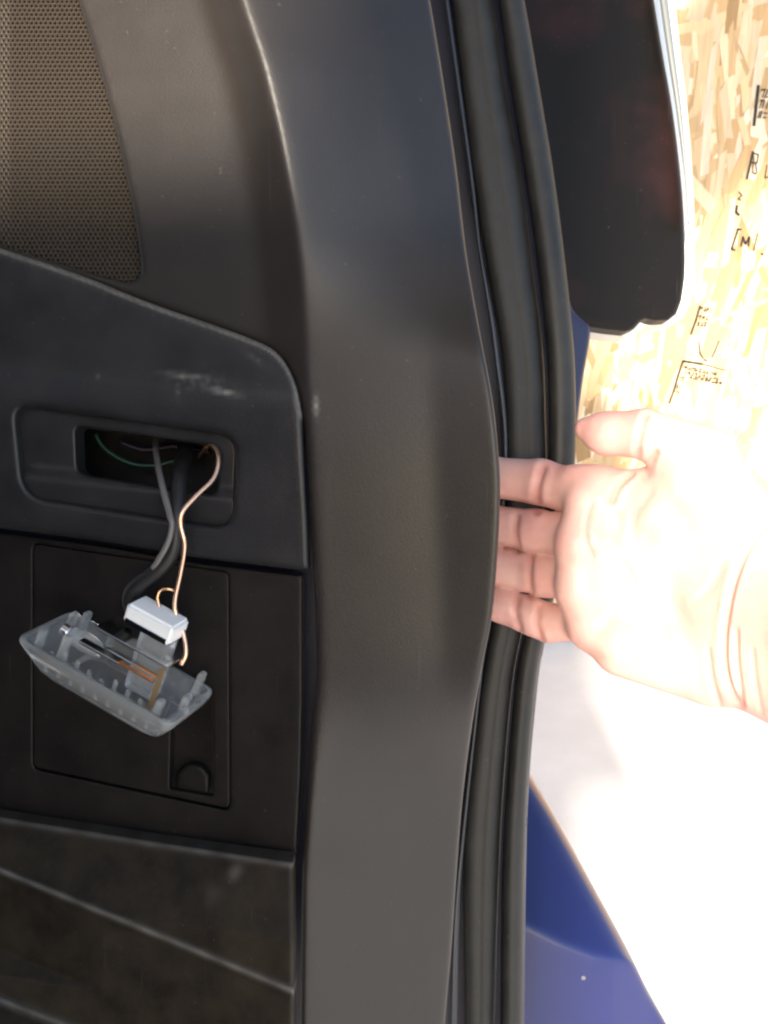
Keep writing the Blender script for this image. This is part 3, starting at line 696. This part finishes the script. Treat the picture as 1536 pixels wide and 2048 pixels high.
front = np.clip(-(vn@FWD)*2.2, 0, 1); pp = np.stack([px, py], 1)
folds = [([(1292, 832), (1281, 868), (1274, 914)], 1.5, 6), ([(1312, 905), (1302, 925), (1296, 945)], 1.6, 6),
         ([(1262, 948), (1238, 972), (1224, 1004)], 1.5, 6), ([(1192, 1008), (1178, 1048), (1183, 1085), (1194, 1112)], 1.4, 6),
         ([(1236, 1030), (1238, 1090), (1262, 1150), (1290, 1185)], .7, 8), ([(1300, 985), (1270, 1040), (1272, 1120), (1310, 1200), (1340, 1290)], .5, 9),
         ([(1545, 1040), (1505, 1085), (1474, 1145), (1455, 1220), (1448, 1300), (1455, 1360), (1478, 1412)], 1.6, 6),
         ([(1472, 1262), (1474, 1330), (1486, 1412)], 1.1, 5), ([(1416, 1300), (1424, 1360), (1440, 1412)], .8, 5),
         ([(1505, 1300), (1512, 1370), (1524, 1430)], .5, 5), ([(1086, 935), (1074, 975), (1074, 1022)], 1.80, 7),
         ([(1034, 1035), (1030, 1060), (1036, 1100)], 1.20, 6), ([(1062, 1115), (1058, 1150), (1062, 1190)], 1.35, 6),
         ([(1036, 1195), (1032, 1225), (1040, 1262)], 1.20, 6), ([(1080, 1215), (1074, 1245), (1082, 1280)], 1.20, 6),
         ([(1388, 1210), (1420, 1180), (1445, 1130)], .5, 8), ([(1150, 1290), (1240, 1330), (1330, 1310)], .35, 12)]
dz = np.zeros(len(V))
for f, depth_mm, wpx in folds:
    d = seg_dist(pp, [spline(f, 6)], closed=False)
    dz -= depth_mm*mm*np.exp(-(d/wpx)**2)-.25*depth_mm*mm*np.exp(-((d-2.3*wpx)/(1.1*wpx))**2)
V = V+vn*(dz*front)[:, None]
red = np.clip(-dz/(1.2*mm), 0, 1)*front; red = np.stack([red, red, red, np.ones(len(V))], 1)
M_SKIN = mat('skin', (0.74, 0.50, 0.42), 0.45, **{'Subsurface Weight': 0.35, 'Subsurface Scale': 0.006})
n_, l_, b_ = nodes(M_SKIN); b_.inputs['Subsurface Radius'].default_value = (1.0, 0.35, 0.2)
tc = n_.new('ShaderNodeTexCoord'); t1 = n_.new('ShaderNodeTexNoise'); t1.inputs['Scale'].default_value = 55; t1.inputs['Detail'].default_value = 4
l_.new(tc.outputs['Object'], t1.inputs['Vector'])
rp = n_.new('ShaderNodeValToRGB'); rp.color_ramp.elements[0].position = .35; rp.color_ramp.elements[1].position = .68
rp.color_ramp.elements[0].color = (.70, .425, .37, 1); rp.color_ramp.elements[1].color = (.65, .335, .30, 1)
l_.new(t1.outputs['Fac'], rp.inputs['Fac']); at = n_.new('ShaderNodeAttribute'); at.attribute_name = 'tint'
mx = n_.new('ShaderNodeMix'); mx.data_type = 'RGBA'; mx.inputs['B'].default_value = (.50, .17, .13, 1)
ml = n_.new('ShaderNodeMath'); ml.operation = 'MULTIPLY'; ml.inputs[1].default_value = .4
l_.new(at.outputs['Fac'], ml.inputs[0]); l_.new(ml.outputs[0], mx.inputs['Factor']); l_.new(rp.outputs[0], mx.inputs['A']); l_.new(mx.outputs['Result'], b_.inputs['Base Color'])
v1 = n_.new('ShaderNodeTexVoronoi'); v1.inputs['Scale'].default_value = 900; l_.new(tc.outputs['Object'], v1.inputs['Vector'])
bp = n_.new('ShaderNodeBump'); bp.inputs['Strength'].default_value = .25; bp.inputs['Distance'].default_value = .0003
l_.new(v1.outputs['Distance'], bp.inputs['Height']); l_.new(bp.outputs[0], b_.inputs['Normal'])
hand = link('person', V, F, M_SKIN, None, True, red)
tag(hand, 'bare right hand, palm to the viewer, fingers hooked behind the pillar trim', 'person')
# sleeve pushed up the forearm, beyond the edge of the photograph
M_CLOTH = grain(mat('grey_sleeve_cloth', (0.25, 0.25, 0.26), 0.9), 1200, .4)
tube('sleeve', [P(1720, 1375, .335), P(1850, 1430, .312), P(2100, 1545, .283), P(2450, 1690, .25), P(2950, 1880, .21)], [.036, .041, .043, .048, .052], M_CLOTH, hand, 24, 6)
